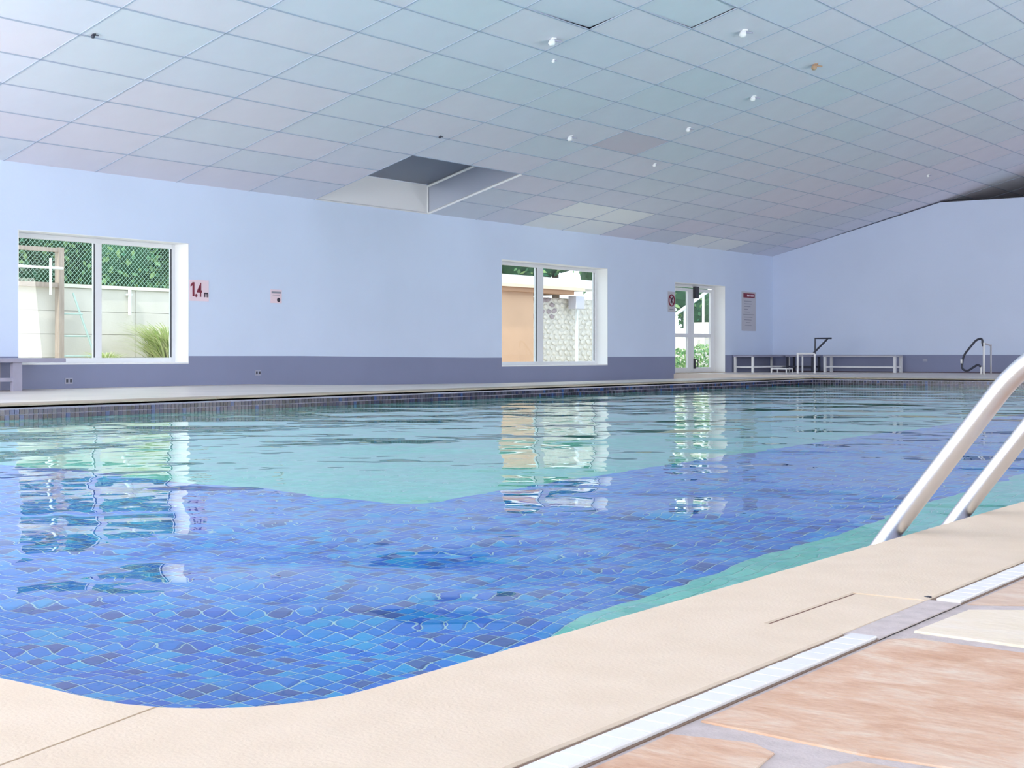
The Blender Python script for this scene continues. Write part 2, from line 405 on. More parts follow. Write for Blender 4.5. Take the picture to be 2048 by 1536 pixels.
# terracotta slabs on the right deck
def slabs():
    def add(pts, mat, z=-.0035):
        MB().slab(pts, -.008, z, .0012).build('paving_slab', mat, floor)
    s, s2, cr = M['slab'], M['slab2'], M['slab_cream']
    add([(-.893, .95), (-.745, .93), (-.738, 1.50), (-.75, 1.575), (-.79, 1.60), (-.893, 1.575)], s)
    add([(-.690, .94), (-.30, .94), (-.26, 1.62), (-.655, 1.60), (-.675, 1.56)], s2)
    add([(-.893, 1.655), (-.66, 1.63), (-.25, 1.66), (-.28, 2.20), (-.62, 2.33), (-.86, 2.345), (-.893, 2.31)], s)
    add([(-.88, 2.40), (-.62, 2.375), (-.30, 2.26), (-.30, 2.86), (-.66, 2.80), (-.87, 2.655)], cr, -.002)
    add([(-.893, 2.72), (-.68, 2.85), (-.30, 2.92), (-.30, 3.50), (-.893, 3.45)], s2)
    add([(-.893, 3.50), (-.30, 3.55), (-.32, 4.3), (-.893, 4.2)], s)
    for i in range(6):
        for j in range(9):
            x0 = -.24 + i * .62 + random.uniform(-.03, .03); yy = -.9 + j * .63 + random.uniform(-.03, .03)
            if x0 > -.1 or True:
                add([(x0, yy), (x0 + .57, yy + random.uniform(-.03, .03)), (x0 + .56, yy + .58), (x0 + random.uniform(0, .03), yy + .57)], random.choice((s, s2, s, cr)))
    for j in range(5):
        yy = 4.34 + j * .66
        add([(-.893, yy), (-.30, yy + .05), (-.30, yy + .62), (-.893, yy + .6)], random.choice((s, s2)))
slabs()
MB().slab([(-.0046 - .977, 2.733), (-.973, 2.729), (-.968, 2.737), (-.976, 2.742)], -.001, .0015, .0003).build('stone_chip', M['trim_dark'], floor)

# ------------------------------------------------------------------ pool basin
def outline(n=8):
    r = .25; pts = [(PX0, PY0)]
    cx, cyy = PX1 - r, PY0 + r
    for k in range(n + 1):
        a = -PI / 2 + PI / 2 * k / n; pts.append((cx + r * math.cos(a), cyy + r * math.sin(a)))
    pts += [(PX1, PY1), (PX0, PY1)]
    return pts
OUT = outline()
bm_ = MB()
for i in range(len(OUT)):
    a, b = OUT[i], OUT[(i + 1) % len(OUT)]
    mi = 2 if abs(a[0] - b[0]) < abs(a[1] - b[1]) else 3
    bm_.poly([(b[0], b[1], -.30), (a[0], a[1], -.30), (a[0], a[1], ZB), (b[0], b[1], ZB)], mi)
    bm_.poly([(b[0], b[1], -.02), (a[0], a[1], -.02), (a[0], a[1], -.30), (b[0], b[1], -.30)], 4)
# floor zones (blue L: whole near end and a lane along the right), turquoise elsewhere
def quad(x0, y0, x1, y1, m): bm_.poly([(x0, y0, ZB), (x1, y0, ZB), (x1, y1, ZB), (x0, y1, ZB)], m)
XL, XB, YB_, YT = -4.62, -2.52, 5.52, 3.0
NX, NY = -7.2, 8.1      # limit of the individually built mosaic
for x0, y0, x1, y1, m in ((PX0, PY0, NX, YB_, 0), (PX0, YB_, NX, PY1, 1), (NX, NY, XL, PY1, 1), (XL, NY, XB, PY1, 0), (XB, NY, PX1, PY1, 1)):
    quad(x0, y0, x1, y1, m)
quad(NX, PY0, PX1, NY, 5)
basin = bm_.build('pool_basin', [M['m_blue'], M['m_turq'], M['m_wall_y'], M['m_wall_x'], M['grout_w'], M['grout']])
tag(basin, 'sunken swimming pool lined with blue and turquoise mosaic', kind='structure')

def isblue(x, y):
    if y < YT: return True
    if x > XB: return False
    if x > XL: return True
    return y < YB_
P_ = .06; h = .0270
near = []; blue = MB(); turq = MB()
nx0, nx1 = int(math.floor(NX / P_)), int(math.ceil(PX1 / P_)); ny0, ny1 = int(math.floor(PY0 / P_)), int(math.ceil(NY / P_))
for i in range(nx0, nx1):
    for j in range(ny0, ny1):
        x, y = (i + .5) * P_, (j + .5) * P_
        if not (NX < x - h and x + h < PX1 and PY0 < y - h and y + h < NY): continue
        near.append((x, y))
cand = sorted([p for p in near if isblue(*p) and p[1] > 2.1 and p[0] < -2.0], key=lambda p: math.hypot(p[0] + .1, p[1] + .1) if p[0] < -2.2 else 99)
single = set(cand[:280])
tile_me = MB().slab([(-h, -h), (h, -h), (h, h), (-h, h)], 0, .006, .003).mesh('mosaic_tile', M['t_blue'])
for p in near:
    if p in single:
        o = bpy.data.objects.new('mosaic_tile', tile_me); C.objects.link(o); o.location = (p[0], p[1], ZB + random.uniform(-.001, .001)); adopt(o, basin)
    else:
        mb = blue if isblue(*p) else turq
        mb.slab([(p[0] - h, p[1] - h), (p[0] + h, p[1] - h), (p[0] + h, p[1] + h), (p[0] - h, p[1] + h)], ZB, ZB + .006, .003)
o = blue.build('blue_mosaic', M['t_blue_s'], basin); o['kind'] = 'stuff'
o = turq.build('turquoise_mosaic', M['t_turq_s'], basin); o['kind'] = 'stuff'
# dark waterline tiles, three rows above the water and two below
W_ = .052; hw = .0215
wt = MB().box((0, -hw, -hw), (.006, hw, hw)).mesh('waterline_tile', M['t_dark']); rest = MB()
cnt = 0
ncol = int((PY1 - PY0) / W_)
for c in range(ncol):
    yy = PY0 + (c + .5) * W_
    for r_ in range(5):
        zz = -.05 - .002 - (r_ + .5) * .05
        if r_ in (0, 1) and 7.7 < yy < 15.4 and cnt < 300:
            o = bpy.data.objects.new('waterline_tile', wt); C.objects.link(o); o.location = (PX0, yy, zz); adopt(o, basin); cnt += 1
        else: rest.box((PX0, yy - hw, zz - hw), (PX0 + .006, yy + hw, zz + hw))
for c in range(int((PX1 - PX0) / W_)):
    xx = PX0 + (c + .5) * W_
    for r_ in range(5):
        zz = -.05 - .002 - (r_ + .5) * .05
        rest.box((xx - hw, PY1 - .006, zz - hw), (xx + hw, PY1, zz + hw))
o = rest.build('waterline_tiles', M['t_dark_s'], basin); o['kind'] = 'stuff'

wb = MB(); wb.poly([(p[0], p[1], ZW) for p in OUT])
water = wb.build('pool_water', M['water']); tag(water, 'clear rippled blue pool water', kind='stuff')

# ------------------------------------------------------------------ walls
WIN1 = (11.154, 14.015, .33, 2.07); WIN2 = (21.707, 25.479, .225, 2.25); DOOR = (28.362, 30.805, -.006, 2.085); WIN0 = (2.2, 6.8, .35, 2.3)
def zt(x): return zc(x) + .05
wl = MB(); y = YN - T
for (a, b, z0, z1) in (WIN0, WIN1, WIN2, DOOR):
    wl.box((XW - T, y, -.3), (XW, a, zt(XW))); 
    if z0 > 0: wl.box((XW - T, a, -.3), (XW, b, z0))
    wl.box((XW - T, a, z1), (XW, b, zt(XW))); y = b
wl.box((XW - T, y, -.3), (XW, 42.5, zt(XW)))
wall_left = wl.build('wall_left', M['wall']); tag(wall_left, 'long pale blue wall with windows and door', kind='structure')
# dado paint bands, 3 mm proud
DT = [(YN, .43), (14.0, .43), (16.3, .426), (18.2, .409), (20.9, .386), (23.3, .386), (26.2, .39), (28.362, .392)]
dd = MB()
def dado_seg(ya, za, yb, zb): 
    dd.poly([(XW + .004, ya, -.13), (XW + .004, yb, -.13), (XW + .004, yb, zb), (XW + .004, ya, za)]); dd.poly([(XW + .004, ya, za), (XW + .004, yb, zb), (XW, yb, zb), (XW, ya, za)])
def dz(y):
    for (a, za), (b, zb) in zip(DT, DT[1:]):
        if a <= y <= b: return za + (zb - za) * (y - a) / (b - a)
    return .422
cuts = sorted(set([p[0] for p in DT] + [WIN1[0], WIN1[1], WIN2[0], WIN2[1], WIN0[0], WIN0[1]]))
for a, b in zip(cuts, cuts[1:]):
    m_ = (a + b) / 2; lim = None
    for w in (WIN0, WIN1, WIN2):
        if w[0] < m_ < w[1]: lim = w[2] - .012
    za, zb = (dz(a), dz(b)) if lim is None else (lim, lim)
    dado_seg(a, za, b, zb)
dado_seg(30.805, .422, YF, .425)
dd.build('dado_band', M['dado'], wall_left)

# end wall: sloping top that stops at a level top; the dark ceiling runs on behind it
XK, ZK = -11.617, 4.055
wf = MB()
prof = [(XW - T, -.3), (XR + T, -.3), (XR + T, zc(XR)), (-11.617 * -1 - 10 + 0, ZK), (XK, ZK), (XW, zc(XW) + 0), (XW - T, zc(XW))]
xr_ = 2 * RX - XK       # mirror of the kink on the right slope
prof = [(XW - T, -.3), (XR + T, -.3), (XR + T, zc(XR) + .0), (xr_, ZK), (XK, ZK), (XK, zc(XK)), (XW - T, zc(XW) - .05)]
prof = [(XW - T, -.3), (XR + T, -.3), (XR + T, 2.9), (xr_, ZK), (XK, ZK), (XW, zc(XW)), (XW - T, zc(XW))]
wf.poly([(x, YF, z) for x, z in prof][::1]); wf.poly([(x, YF + .2, z) for x, z in prof][::-1])
for i in range(len(prof)):
    a, b = prof[i], prof[(i + 1) % len(prof)]
    wf.poly([(a[0], YF, a[1]), (a[0], YF + .2, a[1]), (b[0], YF + .2, b[1]), (b[0], YF, b[1])])
wall_far = wf.build('wall_far', M['wall_far']); tag(wall_far, 'pale blue end wall with level top', kind='structure')
MB().box((XW + .004, YF - .004, -.02), (XR, YF + .01, .427)).build('dado_band', M['dado'], wall_far)
MB().box((XW + .004, YF - .02, -.002), (XR, YF - .004, .022)).build('skirting', plain('dark_skirting', (.10, .07, .09), .7), wall_far)
tag(MB().box((XW - T, YF + .1, -.3), (XR + T, 42.6, -.001)).build('floor_back', M['deck_far']), 'floor of the dark space behind the end wall', kind='structure')
# space behind the end wall
wk = MB(); wk.box((XW - T, 42.5, -.3), (XR + T, 42.7, 6.4)); tag(wk.build('wall_back', M['trim_dark']), 'dark wall beyond the end wall', kind='structure')
# near wall and right wall with big windows (outside the frame, added to light the room)
nw = MB(); x = XW - T
NWIN = [(-15.1, -11.3), (-10.1, -6.3), (-5.1, -1.3), (-.1, 3.7)]
for a, b in NWIN:
    nw.box((x, YN - T, -.3), (a, YN, 3.0)); nw.box((a, YN - T, -.3), (b, YN, .4)); nw.box((a, YN - T, 2.6), (b, YN, 3.0)); x = b
nw.box((x, YN - T, -.3), (XR + T, YN, 3.0))
nw.poly([(XW - T, YN, 3.0), (XR + T, YN, 3.0), (RX, YN, zc(RX) + .1)]); nw.poly([(XW - T, YN - T, 3.0), (RX, YN - T, zc(RX) + .1), (XR + T, YN - T, 3.0)])
tag(nw.build('wall_near', M['wall']), 'near end wall behind the viewer', kind='structure')
rw = MB(); y = YN
RWIN = [(.3, 4.7), (8.3, 12.7), (16.3, 20.7), (24.3, 28.7)]
for a, b in RWIN:
    rw.box((XR, y, -.3), (XR + T, a, zt(XR))); rw.box((XR, a, -.3), (XR + T, b, .4)); rw.box((XR, a, 2.6), (XR + T, b, zt(XR))); y = b
rw.box((XR, y, -.3), (XR + T, 42.5, zt(XR)))
tag(rw.build('wall_right', M['wall']), 'right side wall outside the view', kind='structure')

# ------------------------------------------------------------------ ceiling
ceil = MB()
def cq(x0, x1, y0, y1, off, m=0):
    ceil.poly([(x0, y0, zc(x0) + off), (x0, y1, zc(x0) + off), (x1, y1, zc(x1) + off), (x1, y0, zc(x1) + off)], m)
DX, DY, CX0, CY0 = .6858, 1.424, -15.972, 10.939
SKY = (CX0, CX0 + 3 * DX, CY0 + 4 * DY, CY0 + 6 * DY)
o_ = .07
cq(XW - T, RX, YN - T, SKY[2], o_); cq(SKY[1], RX, SKY[2], SKY[3], o_); cq(XW - T, RX, SKY[3], 42.5, o_)
cq(RX, XR + T, YN - T, 42.5, o_)
ceiling = ceil.build('ceiling', M['ceil_back']); tag(ceiling, 'sloping ceiling of pale grey panels', kind='structure')
LP = math.hypot(DX, DX * SL); g = .008
pm = MB().box((g / 2, g / 2, 0), (LP - g / 2, DY - g / 2, .014)).mesh('ceiling_panel', M['panel_a'])
cosr, sinr = math.cos(YAW), math.sin(YAW)
def inview(x, y, z):
    d = -sinr * x + cosr * y
    if d < 1: return False
    u = (cosr * x + sinr * y) / d; v = (z - .4784) / d
    return abs(u) < .40 and v < .28
spare = {k: MB() for k in 'abc'}
for i in range(-10, 17):
    for j in range(0, 16):
        x0 = CX0 + j * DX; y0 = CY0 + i * DY
        if i in (4, 5) and j < 3: continue
        vis = any(inview(x0 + a * DX, y0 + b * DY, zc(x0 + a * DX)) for a in (0, 1) for b in (0, 1)) and y0 < YF
        rnd = random.random(); key = 'a' if rnd < .4 else ('b' if rnd < .72 else 'c')
        if vis and i < 16:
            me = pm
            if (i, j) in ((2, 9), (3, 10)):
                me = pm.copy(); me.name = 'ceiling_panel'
                for v in me.vertices:
                    if (i, j) == (2, 9) and v.co.x < .1 and v.co.y > 1: v.co.z += .030
                    if (i, j) == (3, 10) and v.co.y > 1: v.co.z += .018; v.co.y -= .010
            o = bpy.data.objects.new('ceiling_panel', me); C.objects.link(o)
            o.location = (x0, y0, zc(x0)); o.rotation_euler = (0, -ANG, 0); adopt(o, ceiling)
            mt = M['panel_' + key]
            if (i, j) in ((8, 0), (8, 1), (9, 0), (9, 1), (12, 0), (13, 0)): mt = M['panel_light']  # these panels by the long wall get a lighter colour
            if (i, j) == (6, 5): mt = M['panel_pink']
            o.material_slots[0].link = 'OBJECT'; o.material_slots[0].material = mt
        else:
            y1 = min(y0 + DY, 42.4); 
            if y0 > YF: continue
            s = spare[key]; xa, xb = x0 + g / 2, x0 + DX - g / 2; ya, yb = y0 + g / 2, y1 - g / 2
            s.poly([(xa, ya, zc(xa)), (xa, yb, zc(xa)), (xb, yb, zc(xb)), (xb, ya, zc(xb))])
for i in range(-10, 23):
    for j in range(16):
        xb = RX + (j + 1) * DX - g / 2; xa = RX + j * DX + g / 2; ya = CY0 + i * DY + g / 2; yb = ya + DY - g
        if yb > 42.3: continue
        s = spare[random.choice('abc')]; s.poly([(xa, ya, zc(xa)), (xa, yb, zc(xa)), (xb, yb, zc(xb)), (xb, ya, zc(xb))])
        if ya > YF:      # panels over the space behind the end wall
            xa2 = CX0 + j * DX + g / 2; xb2 = xa2 + DX - g
            s.poly([(xa2, ya, zc(xa2)), (xa2, yb, zc(xa2)), (xb2, yb, zc(xb2)), (xb2, ya, zc(xb2))])
for k in 'abc':
    o = spare[k].build('ceiling_panels', M['panel_' + k], ceiling); o['kind'] = 'stuff'
bw = .0095
def slope_bar(xa_, xb_, ya_, yb_):
    b = MB(); n = []
    for z_ in (-.006, .004):
        n += [(xa_, ya_, zc(xa_) + z_), (xb_, ya_, zc(xb_) + z_), (xb_, yb_, zc(xb_) + z_), (xa_, yb_, zc(xa_) + z_)]
    b.v = n; b.f = [(0, 3, 2, 1), (4, 5, 6, 7), (0, 1, 5, 4), (1, 2, 6, 5), (2, 3, 7, 6), (3, 0, 4, 7)]; b.mi = [0] * 6
    return b.build('grid_bar', M['bar'], ceiling)
for j in range(1, 16):
    x_ = CX0 + j * DX
    if j < 3: slope_bar(x_ - bw, x_ + bw, YN, SKY[2]); slope_bar(x_ - bw, x_ + bw, SKY[3], 42.4)
    else: slope_bar(x_ - bw, x_ + bw, YN, 42.4)
for i in range(-10, 23):
    y_ = CY0 + i * DY; slope_bar(SKY[1] if i == 5 else XW, RX, y_ - bw, y_ + bw)
# dark shading edge of the opening above the end wall, built as a bar
MB().tube([(XK - .02, YF + .1, ZK + .02), (RX, YF + .1, ZK + .02)], .02, 6).build('edge_trim', M['trim_dark'], wall_far)
# skylight well
sk = MB(); xa, xb, ya, yb = SKY; H = .50
za, zb = zc(xa), zc(xb)
sk.poly([(xa + .02, ya, za), (xa + .02, yb, za), (xa + .02, yb, za + H), (xa + .02, ya, za + H)][::-1])
sk.poly([(xb, ya, zb), (xb, yb, zb), (xb, yb, zb + H), (xb, ya, zb + H)])
sk.poly([(xa, ya, za), (xb, ya, zb), (xb, ya, zb + H), (xa, ya, za + H)][::-1])
well = sk.build('skylight_well', M['well']); tag(well, 'rectangular skylight well cut into the sloping ceiling by the wall', kind='structure')
MB().poly
ym = ya
t = MB(); t.poly([(xa, ym, za + H), (xa, yb, za + H), (xb, yb, zb + H), (xb, ym, zb + H)]); t.build('blind', M['well_top'], well)
t = MB(); t.poly([(xa, yb, za), (xb, yb, zb), (xb, yb, zb + H), (xa, yb, za + H)]); t.build('sheet_lining', plain('brushed_metal_sheet', (.62, .67, .78), .38, .85), well)  # shade on the well's far face put into a darker grey metallic colour
def bar(name, a, b, w, mat, parent):
    return MB().tube([a, b], w, 4).build(name, mat, parent)
bar('edge_bead', (xa + .03, yb - .01, za + H - .02), (xb, yb - .01, zb + H - .02), .026, M['white'], well)
bar('edge_bead', (xa + .03, yb + .004, za + .002), (xb, yb + .004, zb + .002), .024, M['white'], well)
bar('edge_bead', (xa + .03, ya, za), (xa + .03, yb, za), .014, M['frame'], well)
bar('corner_bead', (xa + .03, yb - .01, za), (xa + .03, yb - .01, za + H), .018, M['white'], well)

# ------------------------------------------------------------------ windows and door
def frame_bars(y0, y1, z0, z1, x, parent, w=.055, d=.06, name='window_frame'):
    f = MB(); f.box((x - d, y0, z0), (x, y0 + w, z1)); f.box((x - d, y1 - w, z0), (x, y1, z1)); f.box((x - d, y0 + w, z1 - w), (x, y1 - w, z1)); f.box((x - d, y0 + w, z0), (x, y1 - w, z0 + w))
    return f.build(name, M['frame'], parent, bevel=.004)
def window(name, W, mull, mw, label):
    y0, y1, z0, z1 = W; e = empty(name, (XW - .2, (y0 + y1) / 2, z0), label, kind='structure')
    rv = MB(); q = .008     # white lining of the deep opening
    rv.box((XW - T + .004, y0, z0), (XW + .003, y0 + q, z1)); rv.box((XW - T + .004, y1 - q, z0), (XW + .003, y1, z1)); rv.box((XW - T + .004, y0, z1 - q), (XW + .003, y1, z1))
    rv.build('window_reveal', M['white'], e)
    MB().box((XW - T + .004, y0, z0 - .012), (XW + .006, y1, z0 + .01)).build('window_sill', M['white'], e, bevel=.003)
    fx = XW - T + .07
    frame_bars(y0 + .008, y1 - .008, z0 + .01, z1 - .008, fx, e, .065)
    MB().box((fx - .065, mull - mw / 2, z0 + .07), (fx + .012, mull + mw / 2, z1 - .07)).build('mullion', M['frame'], e, bevel=.004)
    gk = MB(); gk.box((fx - .004, mull - mw / 2 - .018, z0 + .08), (fx + .004, mull - mw / 2, z1 - .08)); gk.box((fx - .004, y1 - .10, z0 + .08), (fx + .004, y1 - .078, z1 - .08))
    gk.build('window_seal', M['gasket'], e)
    for a, b in ((y0 + .07, mull - mw / 2), (mull + mw / 2, y1 - .07)):
        MB().box((fx - .035, a, z0 + .07), (fx - .03, b, z1 - .07)).build('pane', M['glass'], e)
    return e
window('window_1', WIN1, 12.63, .11, 'wide two-pane window with white deep reveal, near end of the long wall')
window('window_2', WIN2, 23.38, .22, 'two-pane white window in the middle of the long wall')
window('window_3', WIN0, 4.5, .12, 'two-pane window in the long wall beside the near corner')
# double door
y0, y1, z0, z1 = DOOR; d = empty('door_1', (XW - .2, (y0 + y1) / 2, 0), 'white glazed double door in the long wall', kind='structure')
rv = MB(); q = .008; rv.box((XW - T + .004, y0, 0), (XW + .003, y0 + q, z1)); rv.box((XW - T + .004, y1 - q, 0), (XW + .003, y1, z1)); rv.box((XW - T + .004, y0, z1 - q), (XW + .003, y1, z1))
rv.build('door_reveal', M['white'], d)
fx = XW - T + .07
frame_bars(y0 + .01, y1 - .01, .012, z1 - .01, fx, d, .06, name='door_frame')
for a, b in ((y0 + .07, 29.60), (29.61, y1 - .07)):
    lf = MB(); w = .14; zz0, zz1 = .03, 1.99
    lf.box((fx - .05, a, zz0), (fx + .01, a + w, zz1)); lf.box((fx - .05, b - w, zz0), (fx + .01, b, zz1)); lf.box((fx - .05, a + w, zz1 - .07), (fx + .01, b - w, zz1)); lf.box((fx - .05, a + w, zz0), (fx + .01, b - w, zz0 + .10)); lf.box((fx - .05, a + w, .84), (fx + .01, b - w, .93))
    L = lf.build('door_leaf', M['frame'], d, bevel=.004)
    for q0, q1 in ((zz0 + .1, .84), (.93, zz1 - .07)): MB().box((fx - .03, a + w, q0), (fx - .025, b - w, q1)).build('pane', M['glass'], d)
MB().box((fx + .01, 29.70, 1.76), (fx + .09, 29.86, 2.04)).build('door_closer', M['trim_dark'], L, bevel=.006)
MB().box((fx + .01, 29.72, .10), (fx + .05, 29.76, .34)).tube([(fx + .05, 29.74, .31), (fx + .10, 29.78, .31), (fx + .10, 29.78, .14), (fx + .05, 29.74, .14)], .012, 6).build('door_handle', M['trim_dark'], L)
MB().box((XW - T, y0, -.01), (XW + .02, y1, .012)).build('threshold', M['coping_side'], d)
# frames of the windows outside the view
k = 3
for a, b in NWIN:
    k += 1; e = empty('window_%d' % k, ((a + b) / 2, YN, .4), 'large window in the near end wall', kind='structure')
    f = MB(); yy = YN - .2
    for u0, u1 in ((a, a + .07), (b - .07, b), ((a + b) / 2 - .05, (a + b) / 2 + .05)): f.box((u0, yy - .06, .4), (u1, yy, 2.6))
    f.box((a, yy - .06, .4), (b, yy, .47)); f.box((a, yy - .06, 2.53), (b, yy, 2.6)); f.build('window_frame', M['frame'], e)
    MB().box((a, yy - .035, .47), (b, yy - .03, 2.53)).build('pane', M['glass'], e)
for a, b in RWIN:
    k += 1; e = empty('window_%d' % k, (XR, (a + b) / 2, .4), 'large window in the right side wall', kind='structure')
    f = MB(); xx = XR + .2
    for u0, u1 in ((a, a + .07), (b - .07, b), ((a + b) / 2 - .05, (a + b) / 2 + .05)): f.box((xx, u0, .4), (xx + .06, u1, 2.6))
    f.box((xx, a, .4), (xx + .06, b, .47)); f.box((xx, a, 2.53), (xx + .06, b, 2.6)); f.build('window_frame', M['frame'], e)
    MB().box((xx + .03, a, .47), (xx + .035, b, 2.53)).build('pane', M['glass'], e)

# ------------------------------------------------------------------ pool ladder in front
lad = empty('pool_ladder', (-.75, 3.97, 0), 'polished steel pool ladder with two curved handrails on the near deck', 'ladder')
for yy in (3.686, 4.251):
    pts = arc([(-1.60, yy, -1.05), (-1.60, yy, -.275), (-1.43, yy, -.024), (-1.07, yy, .455), (-.86, yy, .56), (-.70, yy, .36), (-.66, yy, .0)], 8)
    MB().tube(pts, .027, 20).build('handrail', M['steel'], lad, smooth=True)
    MB().tube([(-.66, yy, -.004), (-.66, yy, .012)], [.06, .055], 20).build('floor_flange', M['steel'], lad)
for zz in (-.35, -.62, -.89):
    MB().box((-1.66, 3.69, zz - .015), (-1.54, 4.25, zz + .015)).build('step', M['steel'], lad, bevel=.005)

# ------------------------------------------------------------------ far handrail
hr = empty('bent_handrail', (-10.0, 31.5, 0), 'dark bent handrail with pale steel posts on the far deck', 'handrail')
pts = arc([(-9.99, 31.5, .62), (-10.01, 31.5, .80), (-10.14, 31.5, .76), (-10.43, 31.5, .41), (-10.46, 31.5, .12), (-10.34, 31.5, .06), (-10.10, 31.5, .22), (-10.03, 31.5, .16)], 5)
MB().tube(pts, .024, 10).build('rail', M['dark_metal'], hr, smooth=True)
MB().tube([(-9.97, 31.5, 0), (-9.97, 31.5, .70)], .024, 10).build('post', M['white'], hr, smooth=True)
MB().tube([(-9.94, 31.9, 0), (-9.94, 31.9, .66)], .02, 10).build('post', M['plate'], hr, smooth=True)
MB().tube([(-10.03, 31.5, 0), (-10.03, 31.5, .17)], .022, 10).build('post', M['white'], hr, smooth=True)
MB().tube([(-10.46, 31.5, .24), (-10.46, 31.5, .33)], .032, 10).build('coupling', M['white'], hr, smooth=True)
MB().tube([(-10.02, 31.5, .70), (-9.94, 31.9, .64)], .018, 8).build('crossbar', M['plate'], hr)

# ------------------------------------------------------------------ frame stand with dark bracket, low step
st = empty('grab_frame', (-14.2, 31.2, 0), 'white tubular frame with a dark triangular grab bar above it', 'frame')
MB().tube([(-14.12, 30.9, 0), (-14.12, 30.9, .455)], .024, 8).build('post', M['white'], st)
MB().tube([(-13.87, 31.30, 0), (-13.87, 31.30, .455)], .024, 8).build('post', M['white'], st)
MB().tube([(-14.50, 32.0, 0), (-14.50, 32.0, .40)], .02, 8).build('post', M['frame'], st)
MB().tube([(-14.13, 30.88, .455), (-13.86, 31.32, .455)], .022, 8).build('crossbar', M['white'], st)
MB().tube([(-14.12, 30.9, .44), (-14.50, 32.0, .40)], .014, 8).build('crossbar', M['frame'], st)
MB().tube([(-13.86, 31.30, .45), (-13.86, 31.30, .815), (-13.45, 31.30, .815)], .020, 8).build('grab_bar', M['dark_metal'], st)
MB().tube([(-13.94, 31.30, .43), (-13.55, 31.30, .80)], .024, 8).build('diagonal_bar', M['dark_metal'], st)
sp = empty('low_step', (-14.6, 31.4, 0), 'low cream step stool on the far deck beside the white frame', 'stool')
MB().box((-14.85, 31.0, .085), (-14.45, 31.35, .11)).build('tread', M['white'], sp)
for x, y in ((-14.84, 31.01), (-14.46, 31.01), (-14.84, 31.34), (-14.46, 31.34)):
    MB().box((x - .012, y - .012, 0), (x + .012, y + .012, .085)).build('leg', M['white'], sp)

# ------------------------------------------------------------------ benches
def bench(label, x0, x1, y0, y1, zt_, lw, mats, group=None, shelf=.13, th=.035, name='bench', inset=.04):
    e = empty(name, ((x0 + x1) / 2, (y0 + y1) / 2, 0), label, 'bench', group)
    MB().box((x0, y0, zt_ - th), (x1, y1, zt_)).build('seat', mats[0], e, bevel=.004)
    for x in (x0 + inset, x1 - inset):
        for y in (y0 + inset, y1 - inset):
            MB().box((x - lw / 2, y - lw / 2, 0), (x + lw / 2, y + lw / 2, zt_ - th)).build('leg', mats[1], e)
    if (x1 - x0) > (y1 - y0):
        for y in (y0 + inset, y1 - inset): MB().box((x0 + inset, y - .014, shelf - .018), (x1 - inset, y + .014, shelf + .018)).build('rail', mats[1], e)
        for x in (x0 + inset, x1 - inset): MB().box((x - .014, y0 + inset, shelf - .018), (x + .014, y1 - inset, shelf + .018)).build('rail', mats[1], e)
    else:
        for x in (x0 + inset, x1 - inset): MB().box((x - .014, y0 + inset, shelf - .018), (x + .014, y1 - inset, shelf + .018)).build('rail', mats[1], e)
        for y in (y0 + inset, y1 - inset): MB().box((x0 + inset, y - .014, shelf - .018), (x1 - inset, y + .014, shelf + .018)).build('rail', mats[1], e)
    return e
bench('grey bench with white end legs in the corner beside the door and notice', -15.93, -15.38, 31.15, 33.25, .41, .05, (M['grey_paint'], M['white']))
bench('long grey bench with pale lower rail standing against the end wall', -14.30, -12.45, 32.75, 33.22, .41, .06, (M['plate'], M['frame']))
bench('short grey bench against the end wall between corner and white frame', -15.30, -14.55, 32.75, 33.22, .41, .05, (M['grey_paint'], M['dark_metal']))
bl = empty('bench', (-15.6, 9.8, 0), 'heavy lilac grey bench with thick board legs under the first window', 'bench')
MB().box((-15.90, 8.4, .355), (-15.33, 11.42, .41)).build('seat', M['grey_paint'], bl, bevel=.006)
for yy in (8.6, 10.72):
    MB().box((-15.42, yy - .06, 0), (-15.36, yy + .07, .355)).build('leg', M['grey_paint'], bl)
    MB().box((-15.88, yy - .06, 0), (-15.80, yy + .07, .355)).build('leg', M['grey_paint'], bl)
MB().box((-15.41, 8.6, .12), (-15.37, 10.7, .165)).build('rail', M['grey_paint'], bl)

# ------------------------------------------------------------------ signs and sockets on the walls
def text(body, size, y, z, x, mat, parent, sx=1.0, bold=.0, align='LEFT'):
    cu = bpy.data.curves.new('lettering', 'FONT'); cu.body = body; cu.size = size; cu.extrude = .0015; cu.offset = bold; cu.align_x = align
    cu.materials.append(mat); o = bpy.data.objects.new('lettering', cu); C.objects.link(o)
    o.rotation_euler = (PI / 2, 0, PI / 2); o.location = (x, y, z); o.scale = (sx, 1, 1)
    bpy.context.view_layer.update(); me = bpy.data.meshes.new_from_object(o); q = bpy.data.objects.new('lettering', me); C.objects.link(q)
    q.rotation_euler = o.rotation_euler; q.location = o.location; q.scale = o.scale; bpy.data.objects.remove(o); q.name = 'lettering'
    adopt(q, parent); return q
X1 = XW + .001
s1 = MB().box((X1, 14.03, 1.235), (X1 + .008, 14.395, 1.545)).build('depth_sign', M['plate_pink']); tag(s1, 'pinkish depth sign reading 1.4 in dark red beside the first window', 'sign')
one = MB(); xo = X1 + .008
one.box((xo, 14.082, 1.30), (xo + .003, 14.118, 1.508)); one.poly([(xo + .003, 14.082, 1.508), (xo + .003, 14.044, 1.470), (xo + .003, 14.044, 1.438), (xo + .003, 14.082, 1.462)])
one.build('lettering', M['red'], s1)
text('.', .29, 14.128, 1.30, X1 + .009, M['red'], s1, .8, .008)
text('4', .29, 14.165, 1.30, X1 + .009, M['red'], s1, .70, .004); text('m', .13, 14.30, 1.30, X1 + .009, M['black'], s1, .85, .006)
